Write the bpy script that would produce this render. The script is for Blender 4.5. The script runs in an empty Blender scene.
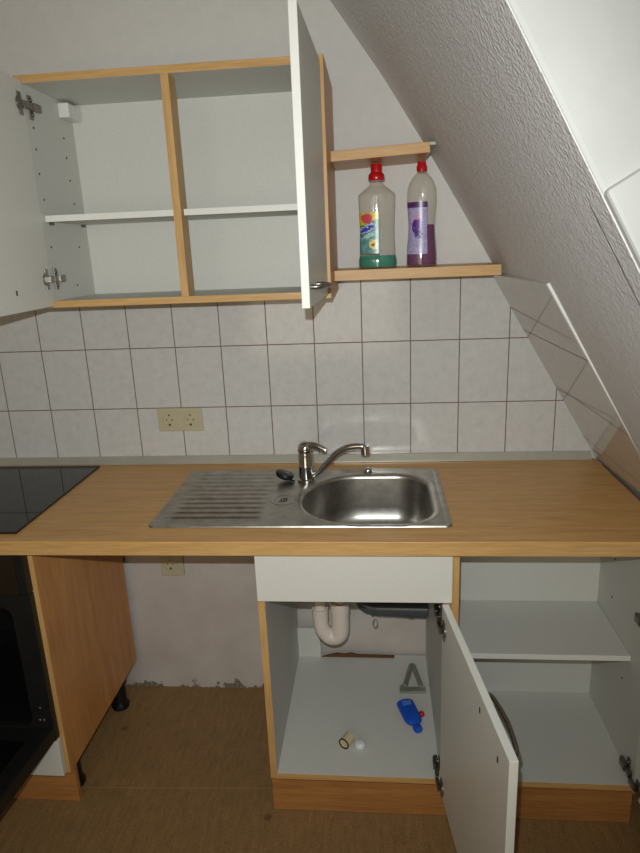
import bpy, bmesh, math, random
from math import sin, cos, pi, radians, sqrt
from mathutils import Vector, Matrix
random.seed(4)
S = bpy.context.scene
COL = S.collection
WLOC = {}

# ------------------------------------------------------------------ materials
def lin(c):
    return tuple(((v/255)/12.92 if v/255 <= .04045 else ((v/255+.055)/1.055)**2.4) for v in c) + (1,)

class NT:
    def __init__(s, name):
        s.m = bpy.data.materials.new(name); s.m.use_nodes = True
        s.t = s.m.node_tree; s.b = s.t.nodes['Principled BSDF']; s.out = s.t.nodes['Material Output']
    def n(s, typ, **kw):
        nd = s.t.nodes.new(typ)
        for k, v in kw.items():
            if k.startswith('i_'):
                nd.inputs[int(k[2:]) if k[2:].isdigit() else k[2:].replace('_', ' ')].default_value = v
            else: setattr(nd, k, v)
        return nd
    def l(s, a, b): s.t.links.new(a, b)
    def coord(s, scale=(1, 1, 1), loc=(0, 0, 0)):
        tc = s.n('ShaderNodeTexCoord'); mp = s.n('ShaderNodeMapping')
        mp.inputs['Scale'].default_value = scale; mp.inputs['Location'].default_value = loc
        s.l(tc.outputs['Object'], mp.inputs['Vector']); return mp.outputs['Vector']
    def noise(s, vec, scale, detail=4, rough=.6):
        nd = s.n('ShaderNodeTexNoise'); nd.inputs['Scale'].default_value = scale
        nd.inputs['Detail'].default_value = detail; nd.inputs['Roughness'].default_value = rough
        s.l(vec, nd.inputs['Vector']); return nd.outputs['Fac']
    def ramp(s, fac, stops):
        r = s.n('ShaderNodeValToRGB'); e = r.color_ramp.elements
        while len(e) < len(stops): e.new(.5)
        for i, (p, c) in enumerate(stops): e[i].position = p; e[i].color = c
        s.l(fac, r.inputs['Fac']); return r.outputs['Color']
    def mix(s, fac, a, b, mode='MIX'):
        m = s.n('ShaderNodeMix', data_type='RGBA', blend_type=mode)
        for sock, v in ((m.inputs['Factor'], fac), (m.inputs['A'], a), (m.inputs['B'], b)):
            pass
        ia = [i for i in m.inputs if i.type == 'RGBA']; f = m.inputs[0]
        for sock, v in ((f, fac), (ia[0], a), (ia[1], b)):
            if hasattr(v, 'links'): s.l(v, sock)
            else: sock.default_value = v
        return [o for o in m.outputs if o.type == 'RGBA'][0]
    def math(s, op, a, b=0.0, c=None):
        m = s.n('ShaderNodeMath', operation=op)
        for i, v in enumerate((a, b) if c is None else (a, b, c)):
            if hasattr(v, 'links'): s.l(v, m.inputs[i])
            else: m.inputs[i].default_value = v
        return m.outputs[0]
    def sep(s, vec):
        x = s.n('ShaderNodeSeparateXYZ'); s.l(vec, x.inputs[0]); return x.outputs
    def bump(s, h, strength=.3, dist=.002):
        b = s.n('ShaderNodeBump'); b.inputs['Strength'].default_value = strength; b.inputs['Distance'].default_value = dist
        s.l(h, b.inputs['Height']); s.l(b.outputs['Normal'], s.b.inputs['Normal'])
    def set(s, **kw):
        for k, v in kw.items():
            sock = s.b.inputs[k.replace('_', ' ')]
            if hasattr(v, 'links'): s.l(v, sock)
            else: sock.default_value = v
        return s.m

def plain(name, rgb, rough=.5, metal=0, spec=.5, var=.06, scale=60, bump=0):
    n = NT(name); v = n.coord(); f = n.noise(v, scale)
    c = lin(rgb); d = tuple(x*(1-var*2) for x in c[:3]) + (1,)
    col = n.ramp(f, [(.3, d), (.7, c)])
    if bump: n.bump(f, bump, .001)
    return n.set(Base_Color=col, Roughness=rough, Metallic=metal, Specular_IOR_Level=spec)

def wood(name, a, b, axis, rough=.4, freq=26, contrast=1.0, blocks=True):
    n = NT(name)
    sc = [freq, freq, freq]; sc[axis] = freq*.07
    v = n.coord(tuple(sc)); f = n.noise(v, 1.6, 6, .6)
    v2 = n.coord(tuple(x*4 for x in sc)); f2 = n.noise(v2, 2, 3, .6)
    col = n.ramp(f, [(.32, lin(b)), (.68, lin(a))])
    col = n.mix(.22*contrast, col, n.ramp(f2, [(.4, lin(tuple(x*.72 for x in b))), (.6, lin(a))]))
    n.bump(f2, .05, .0006)
    return n.set(Base_Color=col, Roughness=rough, Specular_IOR_Level=.45)

def tiles(name, base, grout, wx, wz, ox, oz, gw=.0016, rough=.12, axes=('X', 'Z'), xlines=True):
    n = NT(name); v = n.coord(); s_ = n.sep(v)
    gx = s_[axes[0]]; gz = s_[axes[1]]
    def line(c, w, o):
        p = n.math('PINGPONG', n.math('SUBTRACT', c, o), w/2)
        return n.math('LESS_THAN', p, gw)
    lz = line(gz, wz, oz)
    g = n.math('MAXIMUM', line(gx, wx, ox), lz) if xlines else lz
    # each tile gets a marbling offset of its own
    ix = n.math('FLOOR', n.math('DIVIDE', n.math('SUBTRACT', gx, ox), wx))
    iz = n.math('FLOOR', n.math('DIVIDE', n.math('SUBTRACT', gz, oz), wz))
    cmb = n.n('ShaderNodeCombineXYZ'); n.l(n.math('MULTIPLY', ix, 3.7), cmb.inputs[0]); n.l(n.math('MULTIPLY', iz, 5.3), cmb.inputs[2])
    add = n.n('ShaderNodeVectorMath', operation='ADD'); n.l(v, add.inputs[0]); n.l(cmb.outputs[0], add.inputs[1])
    f = n.noise(add.outputs[0], 34, 8, .72)
    c = lin(base); d = tuple(x*.86 for x in c[:3]) + (1,)
    col = n.ramp(f, [(.34, d), (.5, tuple(x*.94 for x in c[:3]) + (1,)), (.68, c)])
    col = n.mix(g, col, lin(grout))
    h = n.math('SUBTRACT', n.math('MULTIPLY', f, .06), g)
    n.bump(h, .35, .0012)
    r = n.math('ADD', n.math('MULTIPLY', g, .7), rough)
    return n.set(Base_Color=col, Roughness=r)

M = {}
M['white'] = plain('white_melamine', (216, 215, 206), .42, var=.05, scale=220)
M['white_in'] = plain('white_melamine_inside', (206, 206, 198), .5, var=.05, scale=200)
M['white_edge'] = plain('white_edge_band', (222, 222, 214), .45, var=.02)
M['beech_x'] = wood('beech_laminate_along_x', (206, 156, 94), (184, 130, 72), 0, .38)
M['beech_top'] = wood('beech_worktop', (210, 164, 100), (190, 142, 80), 0, .34, freq=30)
M['beech_plinth'] = wood('beech_plinth_foil', (190, 134, 76), (160, 108, 56), 0, .45)
M['beech_z'] = wood('beech_laminate_along_z', (210, 154, 90), (188, 128, 68), 2, .42, freq=16)
M['beech_edge'] = wood('beech_edge_band', (206, 166, 106), (190, 146, 88), 2, .45)
M['beech_edge_x'] = wood('beech_edge_band_x', (206, 166, 106), (190, 146, 88), 0, .45)
M['chrome'] = plain('chrome', (200, 200, 200), .12, 1, var=.02)
M['steel_dull'] = plain('nickel_hinge_steel', (150, 145, 138), .35, 1, var=.15, scale=300)
M['black_plastic'] = plain('black_plastic', (16, 16, 18), .4)
M['enamel'] = plain('black_oven_enamel', (20, 21, 21), .28, var=.2)
M['oven_frame'] = plain('dark_oven_frame', (24, 25, 24), .42, var=.15, scale=20)
M['panel_glass'] = plain('brown_black_panel_glass', (40, 34, 27), .14, var=.15, scale=8)
M['pvc'] = plain('white_pvc_pipe', (216, 206, 194), .38, var=.04)
M['grey_pipe'] = plain('dark_grey_pipe', (72, 77, 80), .3, var=.1)
M['beige'] = plain('beige_socket_plastic', (186, 178, 148), .35, var=.03)
M['hole'] = plain('dark_socket_hole', (20, 16, 12), .8)
M['hob'] = plain('black_glass_ceramic', (14, 15, 17), .05, var=.1)
M['red_cap'] = plain('red_cap_plastic', (190, 18, 28), .25, var=.05)
M['blue'] = plain('blue_plastic', (24, 84, 196), .25, var=.1)
M['lightblue'] = plain('light_blue_print', (84, 130, 214), .4)
M['cream'] = plain('cream_plastic', (205, 190, 150), .5)
M['galv'] = plain('galvanised_steel', (158, 164, 150), .4, .5, var=.15, scale=40)
M['frosted'] = plain('clear_white_plastic', (222, 224, 226), .2)
M['rawboard'] = plain('raw_chipboard', (110, 72, 40), .9, var=.25, scale=200)
M['cable'] = plain('grey_wire', (120, 118, 112), .5)
M['glow'] = plain('pale_fill_pane', (200, 196, 186), .2)  # pane added with the fill light on the rear wall
M['void'] = plain('night_glass', (8, 10, 14), .04)
M['alu'] = plain('aluminium_profile', (200, 200, 186), .32, .5, var=.06, scale=12)
M['whitetrim'] = plain('white_plastic_trim', (225, 225, 220), .4)

def steel():
    n = NT('brushed_stainless_steel')
    f = n.noise(n.coord((4, 90, 90)), 3, 4); g = n.noise(n.coord(), 28, 5)
    col = n.ramp(g, [(.3, lin((158, 154, 146))), (.7, lin((188, 185, 178)))])
    n.bump(f, .04, .0004)
    r = n.math('ADD', n.math('MULTIPLY', f, .16), .27)
    return n.set(Base_Color=col, Metallic=1.0, Roughness=r)
M['steel'] = steel()

def plaster(name, rgb, scale, strength, dist, var=.05, rough=.85, spec=.2):
    n = NT(name); v = n.coord()
    f = n.noise(v, scale, 5, .6); g = n.noise(v, scale*.25, 3)
    c = lin(rgb); d = tuple(x*(1-var) for x in c[:3]) + (1,)
    h = n.math('ADD', f, n.math('MULTIPLY', g, .6))
    n.bump(h, strength, dist)
    return n.set(Base_Color=n.ramp(g, [(.3, d), (.7, c)]), Roughness=rough, Specular_IOR_Level=spec)
M['slope'] = plaster('rough_rolled_plaster', (216, 214, 212), 135, .95, .0045, rough=.5, spec=.5)
M['wall'] = plaster('white_wall_paint', (214, 212, 206), 160, .25, .001)
M['reveal'] = plaster('smooth_white_reveal', (192, 193, 188), 60, .15, .001)

def low_wall():
    n = NT('old_plaster_with_crumbled_foot'); v = n.coord(); s_ = n.sep(v)
    f = n.noise(v, 120, 5); g = n.noise(v, 14, 6, .7)
    c = n.ramp(n.noise(v, 5, 4), [(.3, lin((182, 174, 166))), (.7, lin((198, 192, 185)))])
    lim = n.math('ADD', n.math('MULTIPLY', n.math('SUBTRACT', g, .52), .20), n.math('MULTIPLY', s_['X'], .012))
    lim = n.math('ADD', lim, .02); m = n.math('LESS_THAN', s_['Z'], lim)
    c = n.mix(m, c, n.ramp(f, [(.35, lin((88, 80, 70))), (.65, lin((150, 142, 130)))]))
    n.bump(n.math('SUBTRACT', f, n.math('MULTIPLY', m, 2)), .4, .003)
    return n.set(Base_Color=c, Roughness=.9, Specular_IOR_Level=.2)
M['wall_back'] = low_wall()

def floor_mat():
    n = NT('brown_wood_grain_vinyl'); v = n.coord(); s_ = n.sep(v)
    f = n.noise(n.coord((60, 7, 7)), 1.4, 6, .65)
    f2 = n.noise(n.coord((30, 12, 7)), 1.6, 6, .7)
    sp = n.noise(v, 190, 3)
    col = n.ramp(n.math('MULTIPLY', n.math('ADD', f, f2), .5), [(.36, lin((118, 92, 58))), (.64, lin((158, 124, 80)))])
    col = n.mix(.35, col, n.ramp(sp, [(.35, lin((100, 76, 46))), (.62, lin((162, 132, 88)))]))
    seam = n.math('LESS_THAN', n.math('ABSOLUTE', n.math('SUBTRACT', n.math('ADD', s_['Y'], n.math('MULTIPLY', s_['X'], -.04)), -.425)), .0016)
    col = n.mix(n.math('MULTIPLY', seam, .5), col, lin((176, 140, 96)))
    for cx, cy in ((-1.0, -.215), (-.442, -.545)):
        sx_ = n.math('DIVIDE', n.math('SUBTRACT', s_['X'], cx), .012); sy_ = n.math('DIVIDE', n.math('SUBTRACT', s_['Y'], cy), .012)
        d_ = n.math('ADD', n.math('MULTIPLY', sx_, sx_), n.math('MULTIPLY', sy_, sy_))
        m_ = n.math('MULTIPLY', n.math('LESS_THAN', n.math('ADD', d_, n.math('MULTIPLY', f, .8)), 1.2), .45)
        col = n.mix(m_, col, lin((60, 36, 22)))
    n.bump(sp, .1, .001)
    return n.set(Base_Color=col, Roughness=.5, Specular_IOR_Level=.35)
M['floor'] = floor_mat()
M['tiles'] = tiles('white_marbled_wall_tile', (204, 204, 200), (116, 98, 90), .15, .1996, 0, 1.0905)

def thin_plastic(name, tint, gloss=.10, rough=.06):
    n = NT(name); nd = n.t.nodes
    tr = n.n('ShaderNodeBsdfTransparent'); tr.inputs[0].default_value = tint
    gl = n.n('ShaderNodeBsdfGlossy'); gl.inputs['Roughness'].default_value = rough
    lw = n.n('ShaderNodeLayerWeight'); lw.inputs[0].default_value = .35
    f = n.noise(n.coord(), 40, 2)
    df = n.n('ShaderNodeBsdfDiffuse'); df.inputs[0].default_value = tint
    mx = n.n('ShaderNodeMixShader'); mx.inputs[0].default_value = .05
    n.l(tr.outputs[0], mx.inputs[1]); n.l(df.outputs[0], mx.inputs[2])
    m2 = n.n('ShaderNodeMixShader')
    n.l(n.math('MULTIPLY', n.math('ADD', n.math('POWER', lw.outputs['Facing'], 2.2), gloss), .75), m2.inputs[0])
    n.l(mx.outputs[0], m2.inputs[1]); n.l(gl.outputs[0], m2.inputs[2])
    bp = n.n('ShaderNodeBump'); bp.inputs['Strength'].default_value = .25; n.l(f, bp.inputs['Height']); n.l(bp.outputs[0], gl.inputs['Normal'])
    n.l(m2.outputs[0], n.out.inputs['Surface']); return n.m
M['clear'] = thin_plastic('clear_bottle_plastic', (.95, .945, .92, 1), gloss=.07)

def liquid(name, rgb, a=.6):
    n = NT(name); f = n.noise(n.coord(), 60)
    c = lin(rgb)
    tr = n.n('ShaderNodeBsdfTransparent'); tr.inputs[0].default_value = tuple(min(1, x*1.2+.02) for x in c[:3]) + (1,)
    n.set(Base_Color=n.ramp(f, [(.3, tuple(x*.8 for x in c[:3]) + (1,)), (.7, c)]), Roughness=.12)
    mx = n.n('ShaderNodeMixShader'); mx.inputs[0].default_value = a
    n.l(tr.outputs[0], mx.inputs[1]); n.l(n.b.outputs[0], mx.inputs[2]); n.l(mx.outputs[0], n.out.inputs['Surface'])
    return n.m
M['teal'] = liquid('green_cleaner_liquid', (0, 176, 150), .5)
M['purple'] = liquid('purple_cleaner_liquid', (132, 20, 112), .6)

def blob(n, x, z, cx, cz, rx, rz):
    a = n.math('DIVIDE', n.math('SUBTRACT', x, cx), rx); b = n.math('DIVIDE', n.math('SUBTRACT', z, cz), rz)
    return n.math('LESS_THAN', n.math('ADD', n.math('MULTIPLY', a, a), n.math('MULTIPLY', b, b)), 1.0)

def label_left():       # object coords: x, z measured from the label centre
    n = NT('green_yellow_bottle_label'); v = n.coord(); s_ = n.sep(v); w = n.noise(v, 90, 3)
    x = n.math('ADD', s_['X'], n.math('MULTIPLY', n.math('SUBTRACT', w, .5), .03)); z = n.math('ADD', s_['Z'], n.math('MULTIPLY', n.math('SUBTRACT', n.noise(v, 130, 3), .5), .022))
    zz = n.math('SUBTRACT', z, n.math('MULTIPLY', x, .35))
    c = n.ramp(n.math('ADD', n.math('MULTIPLY', w, .5), .25), [(.4, lin((66, 128, 128))), (.6, lin((120, 168, 160)))])
    up = n.math('GREATER_THAN', zz, .002); c = n.mix(up, c, lin((22, 122, 84)))
    up = n.math('GREATER_THAN', zz, .028); c = n.mix(up, c, lin((214, 196, 44)))
    c = n.mix(blob(n, x, z, -.004, .040, .016, .013), c, lin((206, 74, 96)))
    c = n.mix(blob(n, x, zz, -.004, .014, .024, .0105), c, lin((196, 206, 230)))
    c = n.mix(blob(n, x, zz, -.004, .014, .021, .0065), c, lin((62, 70, 170)))
    c = n.mix(blob(n, x, zz, -.002, -.006, .018, .006), c, lin((170, 210, 206)))
    c = n.mix(blob(n, x, z, .012, -.030, .012, .012), c, lin((232, 214, 120)))
    c = n.mix(blob(n, x, z, .012, -.030, .004, .004), c, lin((120, 60, 30)))
    return n.set(Base_Color=c, Roughness=.3)
def label_right():
    n = NT('lavender_bottle_label'); v = n.coord(); s_ = n.sep(v); x, z = s_['X'], s_['Z']
    w = n.noise(v, 150, 3)
    c = n.ramp(w, [(.35, lin((146, 140, 176))), (.65, lin((176, 170, 204)))])
    c = n.mix(n.math('GREATER_THAN', z, .054), c, lin((78, 40, 96)))
    fl = n.math('MULTIPLY', blob(n, x, z, 0, .004, .014, .024), n.math('GREATER_THAN', w, .38)); c = n.mix(fl, c, lin((92, 40, 140)))
    c = n.mix(n.math('MULTIPLY', blob(n, x, z, .004, -.018, .012, .010), n.math('GREATER_THAN', w, .5)), c, lin((40, 40, 100)))
    c = n.mix(n.math('MULTIPLY', blob(n, x, z, -.002, .030, .010, .008), n.math('GREATER_THAN', w, .48)), c, lin((206, 140, 170)))
    return n.set(Base_Color=c, Roughness=.3)
M['label_l'] = label_left(); M['label_r'] = label_right()

# ------------------------------------------------------------------ mesh helpers
def box(bm, x0, x1, y0, y1, z0, z1, mi=0, faces=None):
    """faces: dict like {'-y':1} giving material slots to single sides"""
    v = [bm.verts.new(p) for p in ((x0, y0, z0), (x1, y0, z0), (x1, y1, z0), (x0, y1, z0), (x0, y0, z1), (x1, y0, z1), (x1, y1, z1), (x0, y1, z1))]
    for k, q in (('-z', (0, 3, 2, 1)), ('+z', (4, 5, 6, 7)), ('-y', (0, 1, 5, 4)), ('+x', (1, 2, 6, 5)), ('+y', (2, 3, 7, 6)), ('-x', (3, 0, 4, 7))):
        f = bm.faces.new([v[i] for i in q]); f.material_index = (faces or {}).get(k, mi)
    return v

def prism(bm, pts, axis, a, b, mi=0):
    """extrude a 2-D outline along axis (0,1,2) from a to b"""
    def P(p, t):
        q = list(p); q.insert(axis, t); return q
    A = [bm.verts.new(P(p, a)) for p in pts]; B = [bm.verts.new(P(p, b)) for p in pts]
    n = len(pts); fs = [bm.faces.new(A), bm.faces.new(B[::-1])]
    for i in range(n): fs.append(bm.faces.new((A[i], B[i], B[(i+1) % n], A[(i+1) % n])))
    for f in fs: f.material_index = mi
    return A + B

def tube(bm, pts, r, n=12, cap=True, mi=0, smooth=True):
    pts = [Vector(p) for p in pts]; m = len(pts); rs = r if isinstance(r, (list, tuple)) else [r]*m
    rings = []; up = None
    for i, p in enumerate(pts):
        d = (pts[min(i+1, m-1)] - pts[max(i-1, 0)]).normalized()
        if up is None: up = Vector((0, 0, 1)) if abs(d.z) < .9 else Vector((1, 0, 0))
        u = (up - d*up.dot(d)).normalized(); w = d.cross(u); up = u
        rings.append([bm.verts.new(p + (u*cos(2*pi*k/n) + w*sin(2*pi*k/n))*rs[i]) for k in range(n)])
    for a, b in zip(rings, rings[1:]):
        for k in range(n):
            f = bm.faces.new((a[k], a[(k+1) % n], b[(k+1) % n], b[k])); f.smooth = smooth; f.material_index = mi
    if cap:
        for q in (rings[0][::-1], rings[-1]): bm.faces.new(q).material_index = mi

def lathe(bm, prof, c=(0, 0, 0), n=24, sx=1, sy=1, mi=0, a0=0, a1=2*pi, cap=True):
    closed = abs(a1 - a0 - 2*pi) < 1e-6; rings = []
    for r, z in prof:
        rings.append([bm.verts.new((c[0] + r*sx*cos(a0+(a1-a0)*k/n), c[1] + r*sy*sin(a0+(a1-a0)*k/n), c[2] + z)) for k in range(n if closed else n+1)])
    for a, b in zip(rings, rings[1:]):
        L = len(a)
        for k in range(L if closed else L-1):
            f = bm.faces.new((a[k], a[(k+1) % L], b[(k+1) % L], b[k])); f.smooth = True; f.material_index = mi
    if closed and cap:
        bm.faces.new(rings[0][::-1]).material_index = mi; bm.faces.new(rings[-1]).material_index = mi

def spline(pts, k=8):
    pts = [Vector(p) for p in pts]; out = []
    P = [pts[0]] + pts + [pts[-1]]
    for i in range(1, len(P)-2):
        for j in range(k):
            t = j/k; a, b, c, d = P[i-1:i+3]
            out.append(.5*((2*b) + (c-a)*t + (2*a-5*b+4*c-d)*t*t + (3*b-a-3*c+d)*t**3))
    out.append(pts[-1]); return out

def xform(bm, mat, verts=None):
    bmesh.ops.transform(bm, matrix=mat, verts=verts or bm.verts[:])

def obj(name, bm, mats, parent=None, origin=None, bevel=0, label=None, smooth=False):
    """link a bmesh, given in world coordinates, as one object with its origin at its own centre"""
    bmesh.ops.recalc_face_normals(bm, faces=bm.faces[:])
    if origin is None:
        xs = [v.co for v in bm.verts]
        lo = Vector([min(c[i] for c in xs) for i in range(3)]); hi = Vector([max(c[i] for c in xs) for i in range(3)])
        origin = (lo+hi)/2
    origin = Vector(origin)
    bmesh.ops.translate(bm, verts=bm.verts[:], vec=-origin)
    for e in bm.edges:
        if len(e.link_faces) == 2 and e.calc_face_angle(0) > radians(48): e.smooth = False
    me = bpy.data.meshes.new(name); bm.to_mesh(me); bm.free()
    for m in (mats if isinstance(mats, (list, tuple)) else [mats]): me.materials.append(M[m])
    o = bpy.data.objects.new(name, me); COL.objects.link(o)
    if parent is not None: o.parent = parent; o.location = origin - WLOC[parent.name]
    else: o.location = origin
    WLOC[o.name] = origin
    if bevel:
        b = o.modifiers.new('bevel', 'BEVEL'); b.width = bevel; b.segments = 2; b.limit_method = 'ANGLE'; b.angle_limit = radians(40)
    if label: o['label'] = label
    return o

def thing(name, label, cat, loc, group=None):
    o = bpy.data.objects.new(name, None); COL.objects.link(o); o.location = loc; o.empty_display_size = .05
    WLOC[o.name] = Vector(loc); o['label'] = label; o['category'] = cat
    if group: o['group'] = group
    return o

def tag(o, label, cat, group=None):
    o['label'] = label; o['category'] = cat
    if group: o['group'] = group
    return o

def struct(o): o['kind'] = 'structure'; return o
def B(): return bmesh.new()
def bx(name, parent, mats, x0, x1, y0, y1, z0, z1, faces=None, bevel=.0008, label=None):
    bm = B(); box(bm, x0, x1, y0, y1, z0, z1, 0, faces); return obj(name, bm, mats, parent, bevel=bevel, label=label)

# ------------------------------------------------------------------ room shell
PROF = [(-.1, 1.19), (.45, .865), (.90, .594), (1.20, .424), (1.488, .258), (1.66, .157), (1.838, .050), (2.03, -.072), (2.229, -.215), (2.50, -.412)]
def xs(z, y=0):
    t = min(1, max(0, -y/1.1)); e = .180 - .565*(z-1.633)
    for (z0, x0), (z1, x1) in zip(PROF, PROF[1:]):
        if z <= z1: return (x0 + (x1-x0)*(z-z0)/(z1-z0))*(1-t) + e*t
    return PROF[-1][1]*(1-t) + e*t
YE, YC = -1.10, -1.96          # the roof window opening along the slope
def band(bm, z0, z1, y0, y1, th=.10, slit=None):
    """plastered slope as a closed slab; slit = (ya, yb, ztop) leaves a narrow open joint"""
    nz = max(2, round((z1-z0)/.05)); zz = sorted({z0 + (z1-z0)*i/nz for i in range(nz+1)} | ({slit[2]} if slit else set()))
    ny = 12; yy = sorted({y0 + (y1-y0)*k/ny for k in range(ny+1)} | ({slit[0], slit[1]} if slit else set()), reverse=True); ny = len(yy)-1
    nrm = Vector((.86, 0, .51)); rows = []
    for z in zz:
        r = []
        for y in yy:
            p = Vector((xs(z, y), y, z)); r.append((bm.verts.new(p), bm.verts.new(p + nrm*th)))
        rows.append(r)
    for (za, a), (zb, b) in zip(list(zip(zz, rows)), list(zip(zz, rows))[1:]):
        for k in range(ny):
            if not (slit and yy[k] <= slit[0]+1e-6 and yy[k+1] >= slit[1]-1e-6 and zb <= slit[2]+1e-6):
                bm.faces.new((a[k][0], a[k+1][0], b[k+1][0], b[k][0])).smooth = True
            bm.faces.new((a[k][1], b[k][1], b[k+1][1], a[k+1][1]))
        for k in (0, ny): bm.faces.new((a[k][0], b[k][0], b[k][1], a[k][1]))
    for r in (rows[0], rows[-1]):
        for k in range(ny): bm.faces.new((r[k][0], r[k][1], r[k+1][1], r[k+1][0]))
bm = B()
band(bm, -.1, 2.5, .012, YE+.004, slit=(-1.0380, -1.0412, 1.618))
band(bm, -.1, 1.05, YE+.004, YC); band(bm, -.1, 2.5, YC, -3.2)
struct(obj('wall_right', bm, 'slope', origin=(0, 0, 0)))

# reveal of the roof window: upper smooth plaster cheek and the lower lining board that stands a little proud
def cheek(bm, z0, z1, y0, y1, d0, d1):
    n = Vector((.86, 0, .51))
    q = [Vector((xs(z0, y0), 0, z0)) + n*d0, Vector((xs(z1, y0), 0, z1)) + n*d0, Vector((xs(z1, y0), 0, z1)) + n*d1, Vector((xs(z0, y0), 0, z0)) + n*d1]
    prism(bm, [(p.x, p.z) for p in q], 1, y0, y1)
bm = B(); cheek(bm, 1.60, 2.5, YE, YE+.05, 0, .55)
cheek(bm, 1.05, 2.5, YC-.05, YC, 0, .55)
struct(obj('trim_1', bm, 'reveal', origin=(0, 0, 0), bevel=.008))
bm = B(); cheek(bm, 1.05, 1.630, YE-.014, -1.08, .002, .55)
struct(obj('trim_2', bm, 'reveal', origin=(0, 0, 0), bevel=.006))
bm = B(); n_ = Vector((.86, 0, .51))
p0 = Vector((xs(1.05, -1.5), 0, 1.05)); q0 = Vector((xs(2.5, -1.5), 0, 2.5))
q = [p0 - n_*0, p0 + n_*.55, p0 + n_*.55 + Vector((.03, 0, -.05)), p0 + Vector((.03, 0, -.05))]
prism(bm, [(p.x, p.z) for p in q], 1, YE, YC)
struct(obj('trim_3', bm, 'reveal', origin=(0, 0, 0)))
bm = B(); q = [p0 + n_*.5, q0 + n_*.5, q0 + n_*.52, p0 + n_*.52]
prism(bm, [(p.x, p.z) for p in q], 1, YE, YC); w1 = struct(obj('window_1', bm, 'void', origin=(0, 0, 0)))
bm = B(); q = [p0 + n_*.47, p0 + n_*.50 , p0 + n_*.5 + Vector((-.04, 0, .07)), p0 + n_*.47 + Vector((-.04, 0, .07))]
prism(bm, [(p.x, p.z) for p in q], 1, YE, YC); obj('window_frame', bm, 'whitetrim', w1)

bm = B(); box(bm, -2.4, 1.3, -3.2, .1, -.06, 0); struct(obj('floor', bm, 'floor', origin=(0, 0, 0)))
bm = B(); box(bm, -2.4, .1, -3.2, .1, 2.5, 2.56); struct(obj('ceiling', bm, 'wall', origin=(0, 0, 0)))
bm = B(); box(bm, -2.46, -2.4, -3.2, .1, 0, 2.5); struct(obj('wall_left', bm, 'wall', origin=(0, 0, 0)))
bm = B(); box(bm, -2.4, 1.3, -3.26, -3.2, 0, 2.5); struct(obj('wall_front', bm, 'wall', origin=(0, 0, 0)))
bm = B(); box(bm, -2.4, 1.3, .008, .10, 0, .9); box(bm, -2.4, 1.3, .008, .10, .9, 2.5, 1)
struct(obj('wall_back', bm, ['wall_back', 'wall'], origin=(0, 0, 0)))
# tiled splashback, cut along the slope
bm = B(); prism(bm, [(-2.39, .885), (xs(.885)-.006, .885), (xs(1.4895)-.006, 1.4895), (-2.39, 1.4895)], 1, 0, .0085)
struct(obj('trim_4', bm, 'tiles', origin=(0, 0, 0)))
# tiles on the slope: built flat in their own frame, then laid on the slope
M['tiles_s'] = tiles('white_marbled_slope_tile', (200, 196, 190), (112, 92, 84), .15, .199, 0, 0, rough=.05, axes=('X', 'Y'), xlines=False)
A0 = Vector((.568, 0, .932)); A1 = Vector((.245, 0, 1.475)); up_ = (A1-A0).normalized()
al = Vector((.03, -1, 0)).normalized(); nn = al.cross(up_).normalized()
if nn.x > 0: nn = -nn
base = A0 + up_*((.9-.932)/up_.z)
Lh = (1.482-.9)/up_.z
bm = B(); box(bm, -.003, .568, 0, Lh, -.016, 0)
# local frame: X along the slope towards the room, Y up the slope; first joint .445 above the worktop
T = Matrix((al, up_, -nn if False else nn)).transposed().to_4x4()
def slope_obj(name, bm, mats, **kw):
    me = bpy.data.meshes.new(name)
    bmesh.ops.recalc_face_normals(bm, faces=bm.faces[:]); bm.to_mesh(me); bm.free(); me.materials.append(M[mats])
    o = bpy.data.objects.new(name, me); COL.objects.link(o)
    o.matrix_world = Matrix.Translation(base + up_*kw.get('du', 0)) @ T; return o
j1 = (1.315-.9)/up_.z
bmesh.ops.translate(bm, verts=bm.verts[:], vec=(0, -j1, 0))
struct(slope_obj('trim_5', bm, 'tiles_s', du=j1))
bm = B(); box(bm, .567, .574, .0, Lh, -.014, .002); struct(slope_obj('trim_6', bm, 'whitetrim'))

# ------------------------------------------------------------------ worktop with cut-outs
WX0, WX1, WY0, WY1 = -2.1, .583, -.60, -.001
SX0, SX1, SY0, SY1 = -.705, .077, -.52, -.093         # sink sheet
def slab(bm, xs_, ys_, z0, z1, holes):
    g = {}
    for zi, z in enumerate((z0, z1)):
        for i, x in enumerate(xs_):
            for j, y in enumerate(ys_): g[i, j, zi] = bm.verts.new((x, y, z))
    nx, ny = len(xs_)-1, len(ys_)-1
    solid = lambda i, j: 0 <= i < nx and 0 <= j < ny and (i, j) not in holes
    for i in range(nx):
        for j in range(ny):
            if not solid(i, j): continue
            bm.faces.new((g[i, j, 1], g[i+1, j, 1], g[i+1, j+1, 1], g[i, j+1, 1]))
            bm.faces.new((g[i, j, 0], g[i, j+1, 0], g[i+1, j+1, 0], g[i+1, j, 0]))
            for di, dj, e in ((-1, 0, ((i, j), (i, j+1))), (1, 0, ((i+1, j), (i+1, j+1))), (0, -1, ((i, j), (i+1, j))), (0, 1, ((i, j+1), (i+1, j+1)))):
                if not solid(i+di, j+dj):
                    a, b = e; f = bm.faces.new((g[a+(0,)], g[b+(0,)], g[b+(1,)], g[a+(1,)]))
                    if (di, dj) == (0, -1) and j == 0: f.material_index = 1
bm = B(); slab(bm, [WX0, -.35, .058, WX1], [WY0, -.508, -.135, WY1], .862, .90, {(1, 1)})
tag(obj('worktop', bm, ['beech_top', 'beech_edge_x'], bevel=.002), 'long beech-look worktop with sink and hob set in it', 'worktop')
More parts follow.
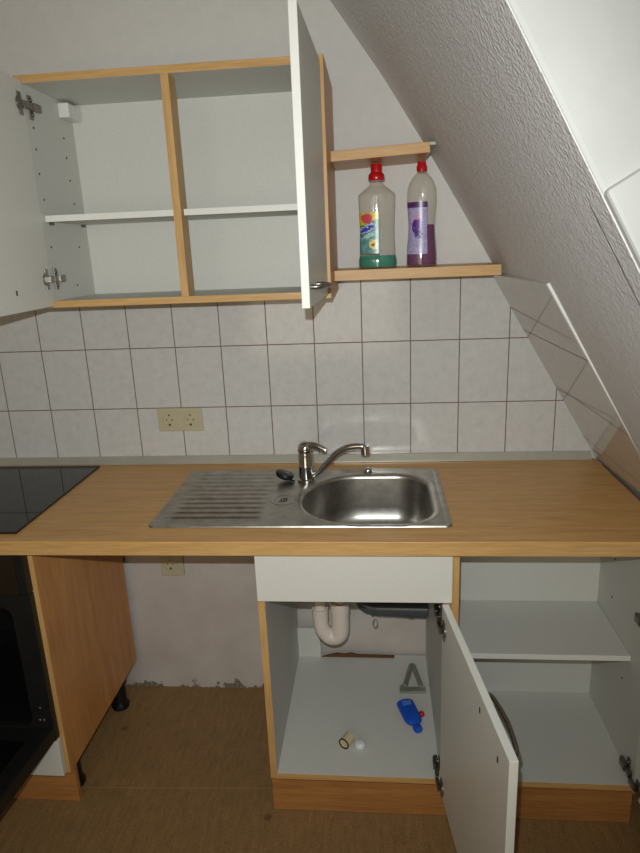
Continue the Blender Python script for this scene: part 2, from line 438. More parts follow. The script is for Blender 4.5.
# aluminium upstand strip along the wall
bm = B(); prism(bm, [(-.001, .9005), (-.022, .9005), (-.022, .905), (-.008, .925), (-.001, .925)], 0, -2.1, xs(.92)-.018)
tag(obj('sealing_strip', bm, 'alu', bevel=.0008), 'narrow metal sealing strip where worktop meets tiled wall', 'strip')

# ------------------------------------------------------------------ hob
t = thing('ceramic_hob', 'black glass hob set flush in the left end of the worktop', 'hob', (-1.33, -.30, .9))
bx('glass_plate', t, 'hob', -1.62, -1.042, -.551, -.045, .9005, .9045, bevel=.001)
bm = B()
for a in ((-1.625, -1.037, -.556, -.551), (-1.625, -1.037, -.045, -.040), (-1.042, -1.037, -.551, -.045), (-1.625, -1.62, -.551, -.045)):
    box(bm, a[0], a[1], a[2], a[3], .9005, .905)
obj('hob_frame', bm, 'black_plastic', t)

# ------------------------------------------------------------------ sink
def rrect(x0, x1, y0, y1, rl, rr, k=12):
    out = []
    for cx, cy, r, a in ((x1-rr, y1-rr, rr, 0), (x0+rl, y1-rl, rl, 90), (x0+rl, y0+rl, rl, 180), (x1-rr, y0+rr, rr, 270)):
        for i in range(k+1): out.append((cx + r*cos(radians(a+90*i/k)), cy + r*sin(radians(a+90*i/k))))
    return out
def offs(x0, x1, y0, y1, rl, rr, d): return rrect(x0+d, x1-d, y0+d, y1-d, max(rl-d, .01), max(rr-d, .01))
BX = (-.322, .040, -.502, -.145, .165, .095)
t = thing('kitchen_sink', 'stainless steel sink with ribbed drainer and one rounded bowl', 'sink', (-.31, -.30, .9))
bm = B()
def loop(pts, z): return [bm.verts.new((p[0], p[1], z)) for p in pts]
def bridge(a, b):
    n = len(a)
    for i in range(n): bm.faces.new((a[i], a[(i+1) % n], b[(i+1) % n], b[i])).smooth = True
rims = [(0, .9002), (.002, .9038), (.006, .9042), (.011, .9040), (.016, .9032)]
R_ = [loop(offs(SX0, SX1, SY0, SY1, .018, .018, d), z) for d, z in rims]
for a, b in zip(R_, R_[1:]): bridge(a, b)
hole = [loop(offs(*BX, d), z) for d, z in ((-.020, .9032), (-.016, .9042), (-.010, .9042), (-.006, .9034), (-.001, .9026), (.003, .899), (.005, .893))]
for a, b in zip(hole, hole[1:]): bridge(a, b)
DX0, DX1, DY0, DY1 = -.672, -.415, -.485, -.125
dr = [bm.verts.new(p) for p in ((DX0, DY0, .9032), (DX1, DY0, .9032), (DX1, DY1, .9032), (DX0, DY1, .9032))]
edges = []
for lp in (R_[-1], hole[0], dr):
    for i in range(len(lp)):
        a, b = lp[i], lp[(i+1) % len(lp)]
        e = bm.edges.get((a, b)) or bm.edges.new((a, b)); edges.append(e)
bmesh.ops.triangle_fill(bm, edges=edges, use_beauty=True)
ny, nx = 132, 24; g = []
for j in range(ny+1):
    y = DY0 + (DY1-DY0)*j/ny; row = []
    for i in range(nx+1):
        x = DX0 + (DX1-DX0)*i/nx
        e = min((x-DX0)/.02, (DX1-x)/.012, (y-DY0)/.006, (DY1-y)/.006, 1); e = max(e, 0)
        # round end of the ribs near the embossed ring
        dd = sqrt((x+.371)**2 + (y+.345)**2)
        if dd < .062: e *= max(0, min(1, (dd-.052)/.01))
        row.append(bm.verts.new((x, y, .9032 + e*(.0021*(min(.45, cos(2*pi*(y-DY0)/.0327))-.1)))))
    g.append(row)
for j in range(ny):
    for i in range(nx): bm.faces.new((g[j][i], g[j][i+1], g[j+1][i+1], g[j+1][i])).smooth = True
obj('drainer_sheet', bm, 'steel', t)
bm = B()
prof = [(.005, .893), (.008, .86), (.012, .80), (.016, .775), (.026, .757), (.042, .747), (.065, .743)]
L_ = [loop(offs(*BX, d), z) for d, z in prof]
for a, b in zip(L_, L_[1:]): bridge(a, b)
bm.faces.new(L_[-1]).smooth = False
obj('bowl', bm, 'steel', t)
bm = B(); lathe(bm, [(.028, .7435), (.044, .7435), (.044, .7455), (.034, .7462), (.028, .744)], (-.13, -.32, 0), 28, cap=False)
lathe(bm, [(.001, .744), (.024, .744), (.026, .747), (.02, .749), (.001, .749)], (-.13, -.32, 0), 24, cap=False)
obj('drain', bm, 'chrome', t)
bm = B(); c = (-.371, -.345)
lathe(bm, [(.031, .9030), (.033, .9042), (.036, .9042), (.038, .9030)], (c[0], c[1], 0), 40, cap=False)
obj('embossed_ring', bm, 'steel', t)
bm = B()
for a in ((-.013, .009, -.012, -.009), (-.010, .012, -.004, -.002), (-.008, -.005, -.001, .012), (.000, .003, .002, .012), (.006, .009, -.001, .012), (-.005, .009, .010, .013)):
    box(bm, c[0]+a[0], c[0]+a[1], c[1]+a[2], c[1]+a[3], .9033, .9037)
obj('maker_mark', bm, 'hole', t, label='small dark printed mark')
bm = B(); lathe(bm, [(.009, .9033), (.013, .905), (.012, .913), (.008, .917), (.001, .918)], (-.138, -.118, 0), 20)
obj('overflow_knob', bm, 'chrome', t)

# mixer tap
fx, fy = -.322, -.19
t = thing('mixer_tap', 'chrome single-lever mixer tap with swan spout standing left of the bowl', 'tap', (fx, fy, .9025))
bm = B(); lathe(bm, [(.027, .9028), (.027, .908), (.023, .911), (.0225, .945), (.0235, .947), (.0235, .951), (.0225, .953), (.0225, .985), (.021, .992)], (fx, fy, 0), 28)
xform(bm, Matrix.Translation((0, 0, .0017))); obj('tap_body', bm, 'chrome', t)
bm = B(); lathe(bm, [(.0215, .9925), (.0235, .998), (.0225, 1.010), (.017, 1.020), (.008, 1.025), (.001, 1.026)], (fx, fy, 0), 28)
tube(bm, spline([(fx+.005, fy-.003, 1.014), (fx+.03, fy-.012, 1.016), (fx+.05, fy-.018, 1.010), (fx+.064, fy-.022, 1.003)]), [.012 - .005*i/24 for i in range(25)], 12)
xform(bm, Matrix.Translation((0, 0, .0017))); obj('lever', bm, 'chrome', t)
bm = B(); sp = spline([(fx+.015, fy-.004, .917), (fx+.035, fy-.007, .929), (fx+.062, fy-.010, .957), (fx+.092, fy-.013, .990), (fx+.122, fy-.016, 1.008), (fx+.152, fy-.019, 1.014), (fx+.172, fy-.021, 1.013), (fx+.178, fy-.021, 1.003)], 7)
tube(bm, sp, .0095, 16)
tube(bm, [(fx+.178, fy-.021, 1.016), (fx+.179, fy-.021, .990)], [.0125, .0125], 18)
xform(bm, Matrix.Translation((0, 0, .0017))); obj('spout', bm, 'chrome', t)
# black rubber plug lying on the drainer edge
t = thing('sink_plug', 'small black rubber plug lying on the sink left of the tap', 'plug', (-.392, -.19, .905))
bm = B(); lathe(bm, [(.014, 0), (.022, .004), (.025, .012), (.024, .018), (.012, .021), (.001, .021)], (0, 0, 0), 20, sx=1.15)
xform(bm, Matrix.Translation((-.392, -.19, .911)) @ Matrix.Rotation(radians(18), 4, 'Y'))
obj('stopper', bm, 'black_plastic', t)
bm = B(); tube(bm, spline([(-.374, -.195, .908), (-.366, -.198, .9070), (-.358, -.203, .9065)]), .0026, 8)
obj('plug_tail', bm, 'black_plastic', t)

# ------------------------------------------------------------------ hinges, handles, doors
def hinge(parent, side, yf, z, xin, dirx):
    """concealed cabinet hinge: plate on the side panel, arm and cup on the door. dirx = -1/+1: direction from the panel face into the cabinet"""
    h = B()
    e = dirx
    box(h, *sorted((xin+e*.0005, xin+e*.004)), yf+.028, yf+.044, z-.028, z+.028)              # mounting plate wings
    box(h, *sorted((xin+e*.004, xin+e*.015)), yf+.006, yf+.068, z-.0075, z+.0075)             # arm
    box(h, *sorted((xin+e*.012, xin+e*.018)), yf+.030, yf+.060, z-.009, z+.009)
    for dz in (-.017, .017):
        v0 = len(h.verts); lathe(h, [(.005, 0), (.005, .003), (.003, .0045)], (0, 0, 0), 10)
        h.verts.ensure_lookup_table()
        xform(h, Matrix.Translation((xin+e*.004, yf+.036, z+dz)) @ Matrix.Rotation(radians(90*e), 4, 'Y'), h.verts[v0:])
    o = obj('hinge', h, 'steel_dull', parent, bevel=.0006)
    return o
def cup(parent, xf, e, y, z):
    """hinge cup flange let into the door's inner face (door standing open at about 90 degrees)"""
    h = B(); box(h, *sorted((xf+e*.0004, xf+e*.003)), y-.012, y+.006, z-.026, z+.026)
    v0 = len(h.verts); lathe(h, [(.0165, 0), (.0165, .0035), (.012, .0035)], (0, 0, 0), 20); h.verts.ensure_lookup_table()
    xform(h, Matrix.Translation((xf+e*.0004, y-.006, z)) @ Matrix.Rotation(radians(90*e), 4, 'Y'), h.verts[v0:])
    box(h, *sorted((xf+e*.003, xf+e*.012)), y-.004, y+.028, z-.007, z+.007)
    return h
def rotz(bm, piv, ang): xform(bm, Matrix.Translation(piv) @ Matrix.Rotation(ang, 4, 'Z') @ Matrix.Translation(-Vector(piv)))

def open_door(parent, xin, xout, yh, width, z0, z1, ang, cups, hy, handle_z, hinge_sign, dots=(), hlen=.11, hoff=.05, so=1.0):
    """door slab from hinge line yh towards the room (-y); xin = inner face, xout = outer face"""
    piv = (xin, yh, 0); e = 1 if xin > xout else -1      # e points out of the inner face
    bm = B(); box(bm, min(xin, xout), max(xin, xout), yh-width, yh, z0, z1, 0, {'-y': 1, '+y': 1, '+z': 1, '-z': 1})
    rotz(bm, piv, ang); d = obj('door', bm, ['white', 'white_edge'], parent, bevel=.001)
    yy = yh-width+hoff
    bm = B(); o = -e
    pts = [(xout, yy, handle_z), (xout+o*so*.012, yy, handle_z), (xout+o*so*.021, yy+.006, handle_z), (xout+o*so*.026, yy+.022, handle_z), (xout+o*so*.033, yy+hlen/2, handle_z),
           (xout+o*so*.026, yy+hlen-.022, handle_z), (xout+o*so*.021, yy+hlen-.006, handle_z), (xout+o*so*.012, yy+hlen, handle_z), (xout, yy+hlen, handle_z)]
    tube(bm, spline(pts, 4), .0048, 12); rotz(bm, piv, ang); obj('handle', bm, 'steel_dull', d)
    for z in cups:
        bm = cup(None, xin, e, yh-.022, z); rotz(bm, piv, ang); obj('hinge_cup', bm, 'steel_dull', d, bevel=.0005)
    if dots:
        for (dy, z) in dots:
            bm = B(); box(bm, *sorted((xin+e*.0002, xin+e*.0012)), dy-.0025, dy+.0025, z-.006, z+.006)
            rotz(bm, piv, ang); obj('screw_hole', bm, 'hole', d)
    return d

# ------------------------------------------------------------------ wall cabinet
X0, X1, YF, Z0, Z1, TH = -.978, -.218, -.33, 1.453, 2.013, .018
t = thing('wall_cabinet', 'white wall cabinet with beech edges, both doors open, above the tiles', 'cabinet', ((X0+X1)/2, -.16, Z0))
W3 = ['white_in', 'beech_edge', 'beech_z']
bx('side_panel', t, W3, X0, X0+TH, YF, -.001, Z0, Z1, {'-y': 1, '-x': 2})
bx('side_panel', t, W3, X1-TH, X1, YF, -.001, Z0, Z1, {'-y': 1, '+x': 2})
W3x = ['white_in', 'beech_edge_x', 'beech_x']
bx('top_panel', t, W3x, X0+TH, X1-TH, YF, -.001, Z1-TH, Z1, {'-y': 1, '+z': 0})
bx('bottom_panel', t, W3x, X0+TH, X1-TH, YF, -.001, Z0, Z0+TH, {'-y': 1, '-z': 2})
bx('back_panel', t, 'white_in', X0+TH, X1-TH, -.068, -.060, Z0+TH, Z1-TH, bevel=0)
bx('centre_stile', t, ['beech_edge', 'beech_edge'], -.611, -.591, YF, YF+.055, Z0+TH, Z1-TH)
bm = B(); sa, sb = X0+TH+.001, X1-TH-.001
prism(bm, [(sa, -.072), (sa, -.312), (-.613, -.312), (-.613, -.272), (-.589, -.272), (-.589, -.312), (sb, -.312), (sb, -.072)], 2, 1.672, 1.688)
for f_ in bm.faces:
    f_.normal_update(); f_.material_index = 1 if abs(f_.normal.y) > .9 and f_.calc_center_median().y < -.3 else 0
obj('shelf', bm, ['white_in', 'white_edge'], t, bevel=.0008)
bx('hanging_bracket', t, 'whitetrim', X0+TH, X0+TH+.03, -.150, -.072, Z1-TH-.045, Z1-TH-.008, bevel=.003)
bm = B()
for k, (y, z) in enumerate([(-.303, 1.849), (-.137, 1.849), (-.305, 1.79), (-.135, 1.79), (-.30, 1.728), (-.13, 1.728), (-.30, 1.609), (-.134, 1.609), (-.18, 1.504), (-.3, 1.9), (-.137, 1.9)]):
    bm = B(); box(bm, X0+TH+.0002, X0+TH+.001, y-.0025, y+.0025, z-.0025, z+.0025); obj('shelf_peg_hole', bm, 'hole', t)
for y in (-.29, -.10):
    bm = B(); tube(bm, [(X0+TH, y, 1.668), (X0+TH+.012, y, 1.668)], .0035, 8); obj('shelf_peg', bm, 'steel_dull', t)
    bm = B(); tube(bm, [(X1-TH, y, 1.668), (X1-TH-.012, y, 1.668)], .0035, 8); obj('shelf_peg', bm, 'steel_dull', t)
for z in (1.945, 1.528): hinge(t, 0, YF-.010, z, X0+TH, 1)
for z in (1.945, 1.528): hinge(t, 0, YF, z, X1-TH, -1)
open_door(t, X0+.0205, X0+.0045, YF-.003, .375, 1.458, 2.0, radians(2.5), (1.945, 1.528), 0, 1.50, 1, dots=((YF-.19, 1.504),))
open_door(t, X1-.0245, X1-.008, YF-.003, .378, 1.463, 2.0, radians(-1.3), (1.945, 1.528), 0, 1.503, 1, hlen=.10, hoff=.03)

# ------------------------------------------------------------------ wall shelves and bottles
def cshelf(z0, z1, x1a, x1b, lab, tilt=0):
    bm = B(); prism(bm, [(X1+.001, z0-tilt), (x1a, z0+tilt), (x1b, z1+tilt), (X1+.001, z1-tilt)], 1, -.20, .006)
    for f in bm.faces:
        f.normal_update()
        f.material_index = 1 if f.normal.z > .9 or f.normal.z < -.9 else 0
    return tag(obj('wall_shelf', bm, ['beech_edge_x', 'beech_x'], bevel=.001), lab, 'shelf', 'shelves between cabinet and slope')
cshelf(1.489, 1.517, xs(1.489)-.025, xs(1.517)-.010, 'lower beech shelf with two bottles on it, between cabinet and sloping wall')
cshelf(1.799, 1.825, xs(1.795)-.034, xs(1.821)-.022, 'short upper beech shelf over the two bottles, ending at sloping wall', .005)
bm = B(); box(bm, xs(1.825)-.020, xs(1.825)-.002, -.196, -.05, 1.822, 1.830); 
tag(obj('shelf_end_strip', bm, 'reveal', bevel=.002), 'small pale filler strip at right end of the short upper shelf', 'strip')

def rprof(prof, k=5):
    p = spline([(r, 0, z) for r, z in prof], k); return [(max(q.x, .0005), q.z) for q in p]
def rat(prof, z):
    for (r0, z0), (r1, z1) in zip(prof, prof[1:]):
        if z0 <= z <= z1 and z1 > z0: return r0 + (r1-r0)*(z-z0)/(z1-z0)
    return prof[-1][0]
def bottle(cx, cy, z, body, sy, liq_h, liqmat, labmat, lz0, lz1, la0, la1, capprof, label, skew=0):
    t = thing('cleaner_bottle', label, 'bottle', (cx, cy, z), 'cleaner bottles on the shelf')
    P = rprof(body)
    bm = B(); lathe(bm, P, (cx, cy, z), 40, sy=sy); obj('bottle_body', bm, 'clear', t)
    liq = [(.001, .003)] + [(rat(P, h)-.0016, h) for h in [.004 + (liq_h-.004)*i/8 for i in range(9)]] + [(.001, liq_h)]
    bm = B(); lathe(bm, liq, (cx, cy, z), 40, sy=sy, cap=False); obj('liquid', bm, liqmat, t)
    lab = [(rat(P, h)+.0006, h) for h in [lz0 + (lz1-lz0)*i/12 for i in range(13)]]
    bm = B(); lathe(bm, lab, (cx, cy, z), 20, sy=sy, a0=radians(la0), a1=radians(la1)); obj('bottle_label', bm, labmat, t)
    bm = B(); lathe(bm, capprof, (cx, cy, z), 24); obj('cap', bm, 'red_cap', t)
bottle(-.098, -.105, 1.5172, [(.030, 0), (.050, .001), (.0535, .008), (.0535, .024), (.0500, .040), (.0490, .07), (.0480, .10), (.0490, .135), (.0505, .165), (.0515, .192), (.0510, .197), (.046, .203), (.034, .212), (.024, .219), (.020, .224), (.0175, .231), (.0165, .236)], .62,
       .034, 'teal', 'label_l', .040, .150, 182, 275, [(.021, .2335), (.0225, .236), (.022, .248), (.018, .253), (.0155, .255), (.0155, .273), (.014, .2765), (.002, .277)],
       'clear flat bottle with wide shoulders, red cap and a little green liquid')
bottle(.026, -.105, 1.5172, [(.028, 0), (.039, .001), (.042, .008), (.0415, .04), (.0385, .075), (.0365, .105), (.038, .14), (.0405, .17), (.0405, .19), (.038, .21), (.031, .228), (.020, .242), (.012, .249), (.0095, .254)], .72,
       .112, 'purple', 'label_r', .034, .172, 190, 290, [(.011, .250), (.014, .252), (.0145, .264), (.012, .268), (.0115, .276), (.002, .277)],
       'slim clear bottle with lavender label, red cap and purple liquid')

# ------------------------------------------------------------------ sockets
def insert(parent, x, z, y=0):
    bm = B()
    box(bm, x-.027, x+.027, y-.010, y-.0068, z-.027, z+.027)
    v0 = len(bm.verts)
    lathe(bm, [(.023, .0), (.0235, .0022), (.0205, .0026), (.0195, -.008), (.001, -.008)], (0, 0, 0), 28, cap=False); bm.verts.ensure_lookup_table()
    xform(bm, Matrix.Translation((x, y-.0098, z)) @ Matrix.Rotation(radians(90), 4, 'X'), bm.verts[v0:])
    o = obj('socket_insert', bm, 'beige', parent)
    for dx, dz in ((-.0095, 0), (.0095, 0), (0, .016), (0, -.016)):
        r = .0021 if dz == 0 else (.0026 if dz > 0 else .0036)
        bm = B(); v0 = len(bm.verts); lathe(bm, [(r, 0), (r, .0008)], (0, 0, 0), 12); bm.verts.ensure_lookup_table()
        xform(bm, Matrix.Translation((x+dx, y-.0104, z+dz)) @ Matrix.Rotation(radians(90), 4, 'X'), bm.verts[v0:]); obj('contact_hole', bm, 'hole', o)
t = thing('double_socket', 'beige double wall socket on the white tiles above the worktop', 'socket', (-.755, 0, 1.012))
bx('socket_frame', t, 'beige', -.831, -.680, -.008, -.0005, 1.012, 1.091, bevel=.003)
insert(t, -.791, 1.052); insert(t, -.720, 1.052)
t = thing('single_socket', 'beige wall socket half hidden below the worktop in the empty gap', 'socket', (-.84, 0, .47))
bx('socket_frame', t, 'beige', -.884, -.800, -.004, .0075, .475, .556, bevel=.003)
insert(t, -.846, .522, .004)

# ------------------------------------------------------------------ oven cabinet and oven
OX1 = -1.007; OX0 = -1.607; OF = -.555
t = thing('oven_cabinet', 'beech oven cabinet left of the empty gap, with plinth and white drawer front', 'cabinet', ((OX0+OX1)/2, -.29, 0))
bx('side_panel', t, ['beech_z', 'beech_edge'], OX1-.018, OX1, OF, -.03, .143, .8615, {'-y': 1}, label='beech side panel facing the gap')
bx('side_panel', t, ['beech_z', 'beech_edge'], OX0, OX0+.018, OF, -.03, .143, .8615, {'-y': 1})
bx('bottom_panel', t, 'white_in', OX0+.018, OX1-.018, OF+.002, -.04, .143, .161)
bx('plinth', t, ['beech_plinth'], OX0, OX1-.012, -.516, -.500, .001, .1425)
bx('drawer_front', t, ['white', 'white_edge'], OX0+.003, OX1-.010, -.574, -.557, .150, .268, bevel=.001)
for x, y in ((-1.055, -.105), (-1.064, -.45), (-1.56, -.13), (-1.56, -.475)):
    bm = B(); lathe(bm, [(.030, .001), (.032, .012), (.026, .020), (.024, .03), (.024, .10), (.032, .105), (.032, .142)], (x, y, 0), 20)
    f = obj('foot', bm, 'black_plastic', t)
t = thing('built_in_oven', 'black built-in oven with its door folded down, under the hob', 'oven', (-1.30, -.30, .165))
FX0, FX1 = OX0+.022, OX1-.0195
FX1b = OX1-.012
bm = B()
cx0, cx1, cz0, cz1 = FX0+.05, FX1b-.058, .320, .700
# front frame with a round-cornered mouth
def frame_mesh(bm, outer, inner, y0, y1):
    n = len(inner)
    V = [[bm.verts.new((p[0], y, p[1])) for p in lp] for lp, y in ((outer, y0), (inner, y0), (outer, y1), (inner, y1))]
    for i in range(n):
        j = (i+1) % n
        bm.faces.new((V[0][i], V[0][j], V[1][j], V[1][i])); bm.faces.new((V[2][i], V[3][i], V[3][j], V[2][j]))
        bm.faces.new((V[0][i], V[2][i], V[2][j], V[0][j])); bm.faces.new((V[1][i], V[1][j], V[3][j], V[3][i]))
inn = rrect(cx0, cx1, cz0, cz1, .035, .035, 6); out = rrect(FX0, FX1b, .275, .735, .003, .003, 6)
frame_mesh(bm, out, inn, -.578, -.556)
obj('front_frame', bm, 'oven_frame', t, bevel=.0015)
bm = B(); V = [[bm.verts.new((p[0], y, p[1])) for p in inn] for y in (-.5575, -.12)]
for i in range(len(inn)): bm.faces.new((V[0][i], V[0][(i+1) % len(inn)], V[1][(i+1) % len(inn)], V[1][i])).smooth = True
bm.faces.new(V[1]); obj('oven_cavity', bm, 'enamel', t)
for z in (.42, .55):
    for x in (cx0+.004, cx1-.004):
        bm = B(); tube(bm, [(x, -.54, z), (x, -.15, z)], .003, 8); obj('shelf_rail', bm, 'steel_dull', t)
bx('control_panel', t, 'panel_glass', FX0, FX1b-.024, -.582, -.556, .738, .8595, bevel=.002)
bx('side_trim', t, 'oven_frame', FX1b-.022, FX1b, -.582, -.556, .738, .8595, bevel=.001)
for i in range(4):
    bm = B(); v0 = len(bm.verts); lathe(bm, [(.020, 0), (.020, .004), (.017, .02), (.001, .02)], (0, 0, 0), 20); bm.verts.ensure_lookup_table()
    xform(bm, Matrix.Translation((FX0+.06+.08*i, -.582, .80)) @ Matrix.Rotation(radians(90), 4, 'X'), bm.verts[v0:]); obj('control_knob', bm, 'black_plastic', t)
# door folded down, a few degrees above level
bm = B(); L = .47
box(bm, FX0, FX1b, -.578-L, -.580, .2795, .3195)
xform(bm, Matrix.Translation((0, -.578, .28)) @ Matrix.Rotation(radians(-4.5), 4, 'X') @ Matrix.Translation((0, .578, -.28)))
d = obj('oven_door', bm, 'oven_frame', t, bevel=.003)
bm = B(); box(bm, FX0+.05, FX1b-.05, -.578-L+.05, -.64, .3198, .3215)
xform(bm, Matrix.Translation((0, -.578, .28)) @ Matrix.Rotation(radians(-4.5), 4, 'X') @ Matrix.Translation((0, .578, -.28)))
obj('inner_glass', bm, 'hob', d)
for x, z in ((FX1b-.030, .385), (FX1b-.024, .345), (FX1b-.036, .345)):
    bm = B(); v0 = len(bm.verts); lathe(bm, [(.005, 0), (.005, .002), (.003, .003)], (0, 0, 0), 12); bm.verts.ensure_lookup_table()
    xform(bm, Matrix.Translation((x, -.578, z)) @ Matrix.Rotation(radians(90), 4, 'X'), bm.verts[v0:]); obj('screw', bm, 'steel_dull', t)

# ------------------------------------------------------------------ sink cabinet
X0, X1, YF, Z0, Z1, TH = -.420, .070, -.556, .150, .8615, .019
t = thing('sink_cabinet', 'white and beech base cabinet under the sink, door wide open', 'cabinet', ((X0+X1)/2, -.29, 0))
bx('side_panel', t, W3, X0, X0+TH, YF, -.012, Z0, Z1, {'-y': 1, '-x': 2})
bx('side_panel', t, W3, X1-TH, X1-.0005, YF, -.012, Z0, Z1, {'-y': 1})
bx('bottom_panel', t, W3x, X0+TH, X1-TH, YF, -.012, Z0, Z0+TH, {'-y': 1})
bx('plinth', t, 'beech_plinth', X0-.006, X1, -.516, -.500, .001, Z0-.0005)
bm = B()
pts = [(X0+TH, Z0+TH), (X0+TH+.078, Z0+TH), (X0+TH+.081, .20), (X0+TH+.078, .235), (X0+TH+.072, .262), (X0+TH+.070, .285), (X0+TH, .285)]
prism(bm, pts, 1, -.030, -.022)
obj('back_panel', bm, 'white_in', t, bevel=.0006, label='remaining corner of the cut-away back panel')
bm = B(); pts = [(-.318, Z0+TH), (-.06, Z0+TH), (-.06, .178), (-.19, .180), (-.215, .186), (-.235, .181), (-.265, .184), (-.29, .178)]
prism(bm, pts, 1, -.030, -.024); obj('broken_panel_edge', bm, 'rawboard', t, label='broken brown chipboard edge at the back')
bx('front_rail', t, ['white', 'white_edge'], X0+.004, X1+.0005, -.575, -.558, .7225, .857, bevel=.001, label='fixed white front panel under worktop')
for z in (.662, .178): hinge(t, 0, YF, z, X1-TH, -1)
open_door(t, .046, .0625, -.577, .498, .152, .7195, radians(7.4), (.662, .185), 0, .690, 1, dots=((-.577-.327, .682), (-.577-.441, .670)), hlen=.16, hoff=.045, so=.70)

# siphon
t = thing('siphon_pipe', 'white plastic U-bend drain pipe hanging under the sink', 'pipe', (-.26, -.25, .38))
bm = B(); tube(bm, spline([(-.293, -.25, .50), (-.293, -.25, .465), (-.288, -.25, .432), (-.270, -.25, .408), (-.250, -.25, .404), (-.236, -.25, .415), (-.231, -.25, .44), (-.231, -.25, .50)], 8), [.0225 + .0055*min(1, i/40) for i in range(57)], 20)
obj('u_bend', bm, 'pvc', t)
bm = B(); tube(bm, [(-.293, -.25, .47), (-.293, -.25, .505)], .0255, 20); tube(bm, [(-.231, -.25, .495), (-.231, -.25, .53)], .0305, 20)
obj('union_nut', bm, 'pvc', t)
bm = B(); tube(bm, [(-.293, -.25, .50), (-.293, -.25, .60)], .018, 18); tube(bm, spline([(-.228, -.25, .50), (-.228, -.25, .66), (-.20, -.27, .70), (-.14, -.318, .712), (-.13, -.32, .741)]), .0195, 18)
obj('riser', bm, 'pvc', t)
bm = B(); tube(bm, spline([(-.293, -.25, .59), (-.292, -.24, .615), (-.29, -.15, .62), (-.29, -.02, .62)]), .018, 18); obj('waste_pipe', bm, 'pvc', t)
t = thing('drain_hose', 'dark grey pipe running along the wall at the back of the sink cabinet', 'pipe', (-.06, -.09, .36))
bm = B(); tube(bm, [(-.182, -.09, .435), (-.172, -.09, .424), (-.150, -.09, .413), (-.115, -.09, .408), (-.02, -.09, .406), (.048, -.09, .404)], [.010, .018, .024, .028, .030, .030], 20)
obj('pipe', bm, 'grey_pipe', t)
bm = B(); tube(bm, [(-.012, -.09, .406), (.004, -.09, .4055)], .033, 20); obj('collar', bm, 'grey_pipe', t)
bm = B(); tube(bm, [(-.135, -.09, .410), (-.127, -.09, .4095)], .0295, 20); obj('collar', bm, 'grey_pipe', t)
bm = B(); tube(bm, spline([(-.125, -.119, .385), (-.132, -.121, .368), (-.125, -.122, .352), (-.117, -.121, .362), (-.120, -.119, .382)]), .0016, 6); obj('wire_loop', bm, 'cable', t)

# loose things on the cabinet floor
zf = Z0+TH
t = thing('metal_bracket', 'galvanised triangular metal bracket lying at back right of sink cabinet floor', 'bracket', (.0, -.17, zf))
bm = B(); box(bm, -.048, .036, -.215, -.193, zf+.001, zf+.010); box(bm, -.044, -.022, -.220, -.188, zf+.010, zf+.014); obj('base_bar', bm, 'galv', t, bevel=.001)
for a, b in (((-.030, -.195), (-.004, -.085)), ((.022, -.195), (.002, -.085))):
    bm = B(); tube(bm, [(a[0], a[1], zf+.014), (b[0], b[1], zf+.014)], .0085, 4, smooth=False); obj('strut', bm, 'galv', t)
t = thing('blue_plastic_bottle', 'small blue plastic bottle with red knob lying on sink cabinet floor', 'bottle', (-.02, -.33, zf))
bm = B(); lathe(bm, rprof([(.014, 0), (.025, .002), (.028, .010), (.028, .05), (.027, .080), (.022, .094), (.011, .106), (.0105, .112)]), n=24, sy=.5)
Tb = Matrix.Translation((-.036, -.272, zf+.0155)) @ Matrix.Rotation(radians(17), 4, 'Z') @ Matrix.Rotation(radians(90), 4, 'X')
xform(bm, Tb); obj('bottle_body', bm, 'blue', t)
bm = B(); lathe(bm, [(.013, .110), (.014, .113), (.014, .126), (.012, .129)], n=20, sy=.8); xform(bm, Tb); obj('cap', bm, 'blue', t)
bm = B(); lathe(bm, rprof([(.001, 0), (.008, .002), (.0095, .008), (.006, .014), (.001, .016)]), n=16)
xform(bm, Tb @ Matrix.Translation((.026, 0, .066)) @ Matrix.Rotation(radians(90), 4, 'Y')); obj('knob', bm, 'red_cap', t, label='red side knob')
bm = B(); box(bm, -.014, .014, .0136, .0144, .012, .032); xform(bm, Tb); obj('bottle_label', bm, 'lightblue', t)
t = thing('pipe_end_piece', 'short cream plastic pipe piece with black ring on sink cabinet floor', 'pipe piece', (-.21, -.44, zf))
T2 = Matrix.Translation((-.211, -.445, zf+.0172)) @ Matrix.Rotation(radians(-30), 4, 'Z') @ Matrix.Rotation(radians(90), 4, 'X')
bm = B(); lathe(bm, [(.012, -.020), (.016, -.020), (.016, .014), (.0135, .014), (.0135, .010), (.001, .010)], n=24, cap=False); xform(bm, T2); obj('tube', bm, 'cream', t)
bm = B(); lathe(bm, [(.0135, .0142), (.0168, .0142), (.0168, .0165), (.0135, .0165), (.0135, .0142)], n=24, cap=False); xform(bm, T2); obj('rubber_ring', bm, 'black_plastic', t)
bm = B(); lathe(bm, rprof([(.014, 0), (.016, .002), (.0155, .010), (.012, .015), (.004, .017), (.001, .0172)]), (-.172, -.448, zf+.0005), 24)
tag(obj('plastic_cap', bm, 'frosted'), 'small clear white plastic cap beside the cream pipe piece', 'cap')

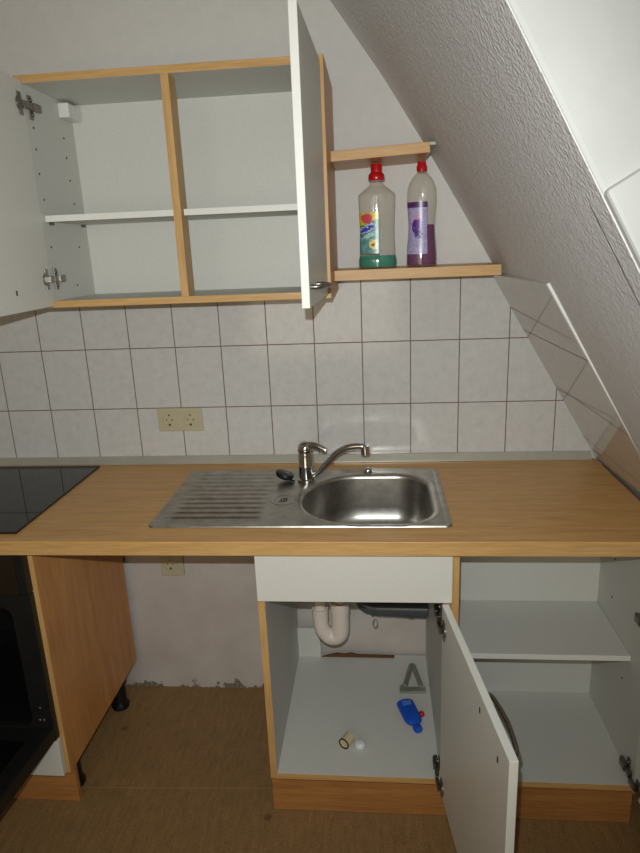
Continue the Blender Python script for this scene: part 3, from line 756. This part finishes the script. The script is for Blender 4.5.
# ------------------------------------------------------------------ right base cabinet
X0, X1 = .0705, .576
t = thing('shelf_cabinet', 'white base cabinet with one inner shelf, right of the sink cabinet', 'cabinet', ((X0+X1)/2, -.29, 0))
bx('side_panel', t, W3, X0, X0+TH, YF, -.012, Z0, Z1, {'-y': 1})
bx('side_panel', t, W3, X1-TH, X1, YF, -.012, Z0, Z1, {'-y': 1, '+x': 2})
bx('bottom_panel', t, W3x, X0+TH, X1-TH, YF, -.012, Z0, Z0+TH, {'-y': 1})
bx('back_panel', t, 'white_in', X0+TH, X1-TH, -.190, -.182, Z0+TH, Z1-.001, bevel=0)
bx('shelf', t, ['white_in', 'white_edge'], X0+TH+.001, X1-TH-.001, -.462, -.191, .484, .500, {'-y': 1})
bx('plinth', t, 'beech_plinth', X0+.001, X1, -.516, -.500, .001, Z0-.0005)
for (y, z) in [(-.30, .70), (-.30, .58), (-.42, .40), (-.30, .44)]:
    bm = B(); box(bm, X1-TH-.001, X1-TH-.0002, y-.0025, y+.0025, z-.0025, z+.0025); obj('shelf_peg_hole', bm, 'hole', t)
for z in (.640, .195): hinge(t, 0, YF, z, X1-TH, -1)
open_door(t, X1-.022, X1-.0055, -.559, .498, .152, .857, radians(5), (.655, .185), 0, .80, 1, hlen=.12)

# ------------------------------------------------------------------ light
def area_spot(name, loc, tgt, power, size, angle, blend):
    l = bpy.data.lights.new(name, 'SPOT'); l.energy = power; l.shadow_soft_size = size; l.spot_size = radians(angle); l.spot_blend = blend
    o = bpy.data.objects.new(name, l); COL.objects.link(o); o.location = loc
    o.rotation_euler = (Vector(tgt)-Vector(loc)).to_track_quat('-Z', 'Y').to_euler(); return o

cam_p = (-.1038, -1.9769, 1.5758, -.0955, .2736, -.0421, 632.053)
yaw, pit, rol = cam_p[3:6]
f = Vector((sin(yaw)*cos(pit), cos(yaw)*cos(pit), -sin(pit))); r = Vector((cos(yaw), -sin(yaw), 0)); u = r.cross(f)
r2 = cos(rol)*r + sin(rol)*u; u2 = -sin(rol)*r + cos(rol)*u
cd = bpy.data.cameras.new('camera'); cam = bpy.data.objects.new('camera', cd); COL.objects.link(cam)
mw = Matrix((r2, u2, -f)).transposed().to_4x4(); mw.translation = Vector(cam_p[:3]); cam.matrix_world = mw
cd.sensor_fit = 'HORIZONTAL'; cd.sensor_width = 36; cd.lens = 36*cam_p[6]/640; cd.clip_start = .02
S.camera = cam

C0 = Vector(cam_p[:3])
fl = area_spot('camera_flash', C0 + r2*(-.018) + u2*.063, (-.62, 0, 1.16), 64, .006, 120, 1.0); fl.data.color = (.95, .99, 1.0)

w = bpy.data.worlds.new('world'); S.world = w; w.use_nodes = True
w.node_tree.nodes['Background'].inputs[0].default_value = (.5, .52, .6, 1); w.node_tree.nodes['Background'].inputs[1].default_value = .05
# soft fill light and unseen pane added behind the camera for warm room ambience
bm = B(); box(bm, -1.15, .05, -3.197, -3.19, .75, 2.0); struct(obj('added_fill_pane', bm, 'glow', origin=(0, 0, 0)))
l = bpy.data.lights.new('added_fill_light', 'AREA'); l.shape = 'RECTANGLE'; l.size = 1.2; l.size_y = 1.25; l.energy = 9; l.color = (1, .84, .62)
o = bpy.data.objects.new('added_fill_light', l); COL.objects.link(o); o.location = (-.55, -3.185, 1.375); o.rotation_euler = (radians(90), 0, 0)

vs = S.view_settings
S.display_settings.display_device = 'sRGB'; vs.view_transform = 'Standard'; vs.look = 'None'; vs.gamma = 1; vs.use_curve_mapping = False; vs.exposure = .1
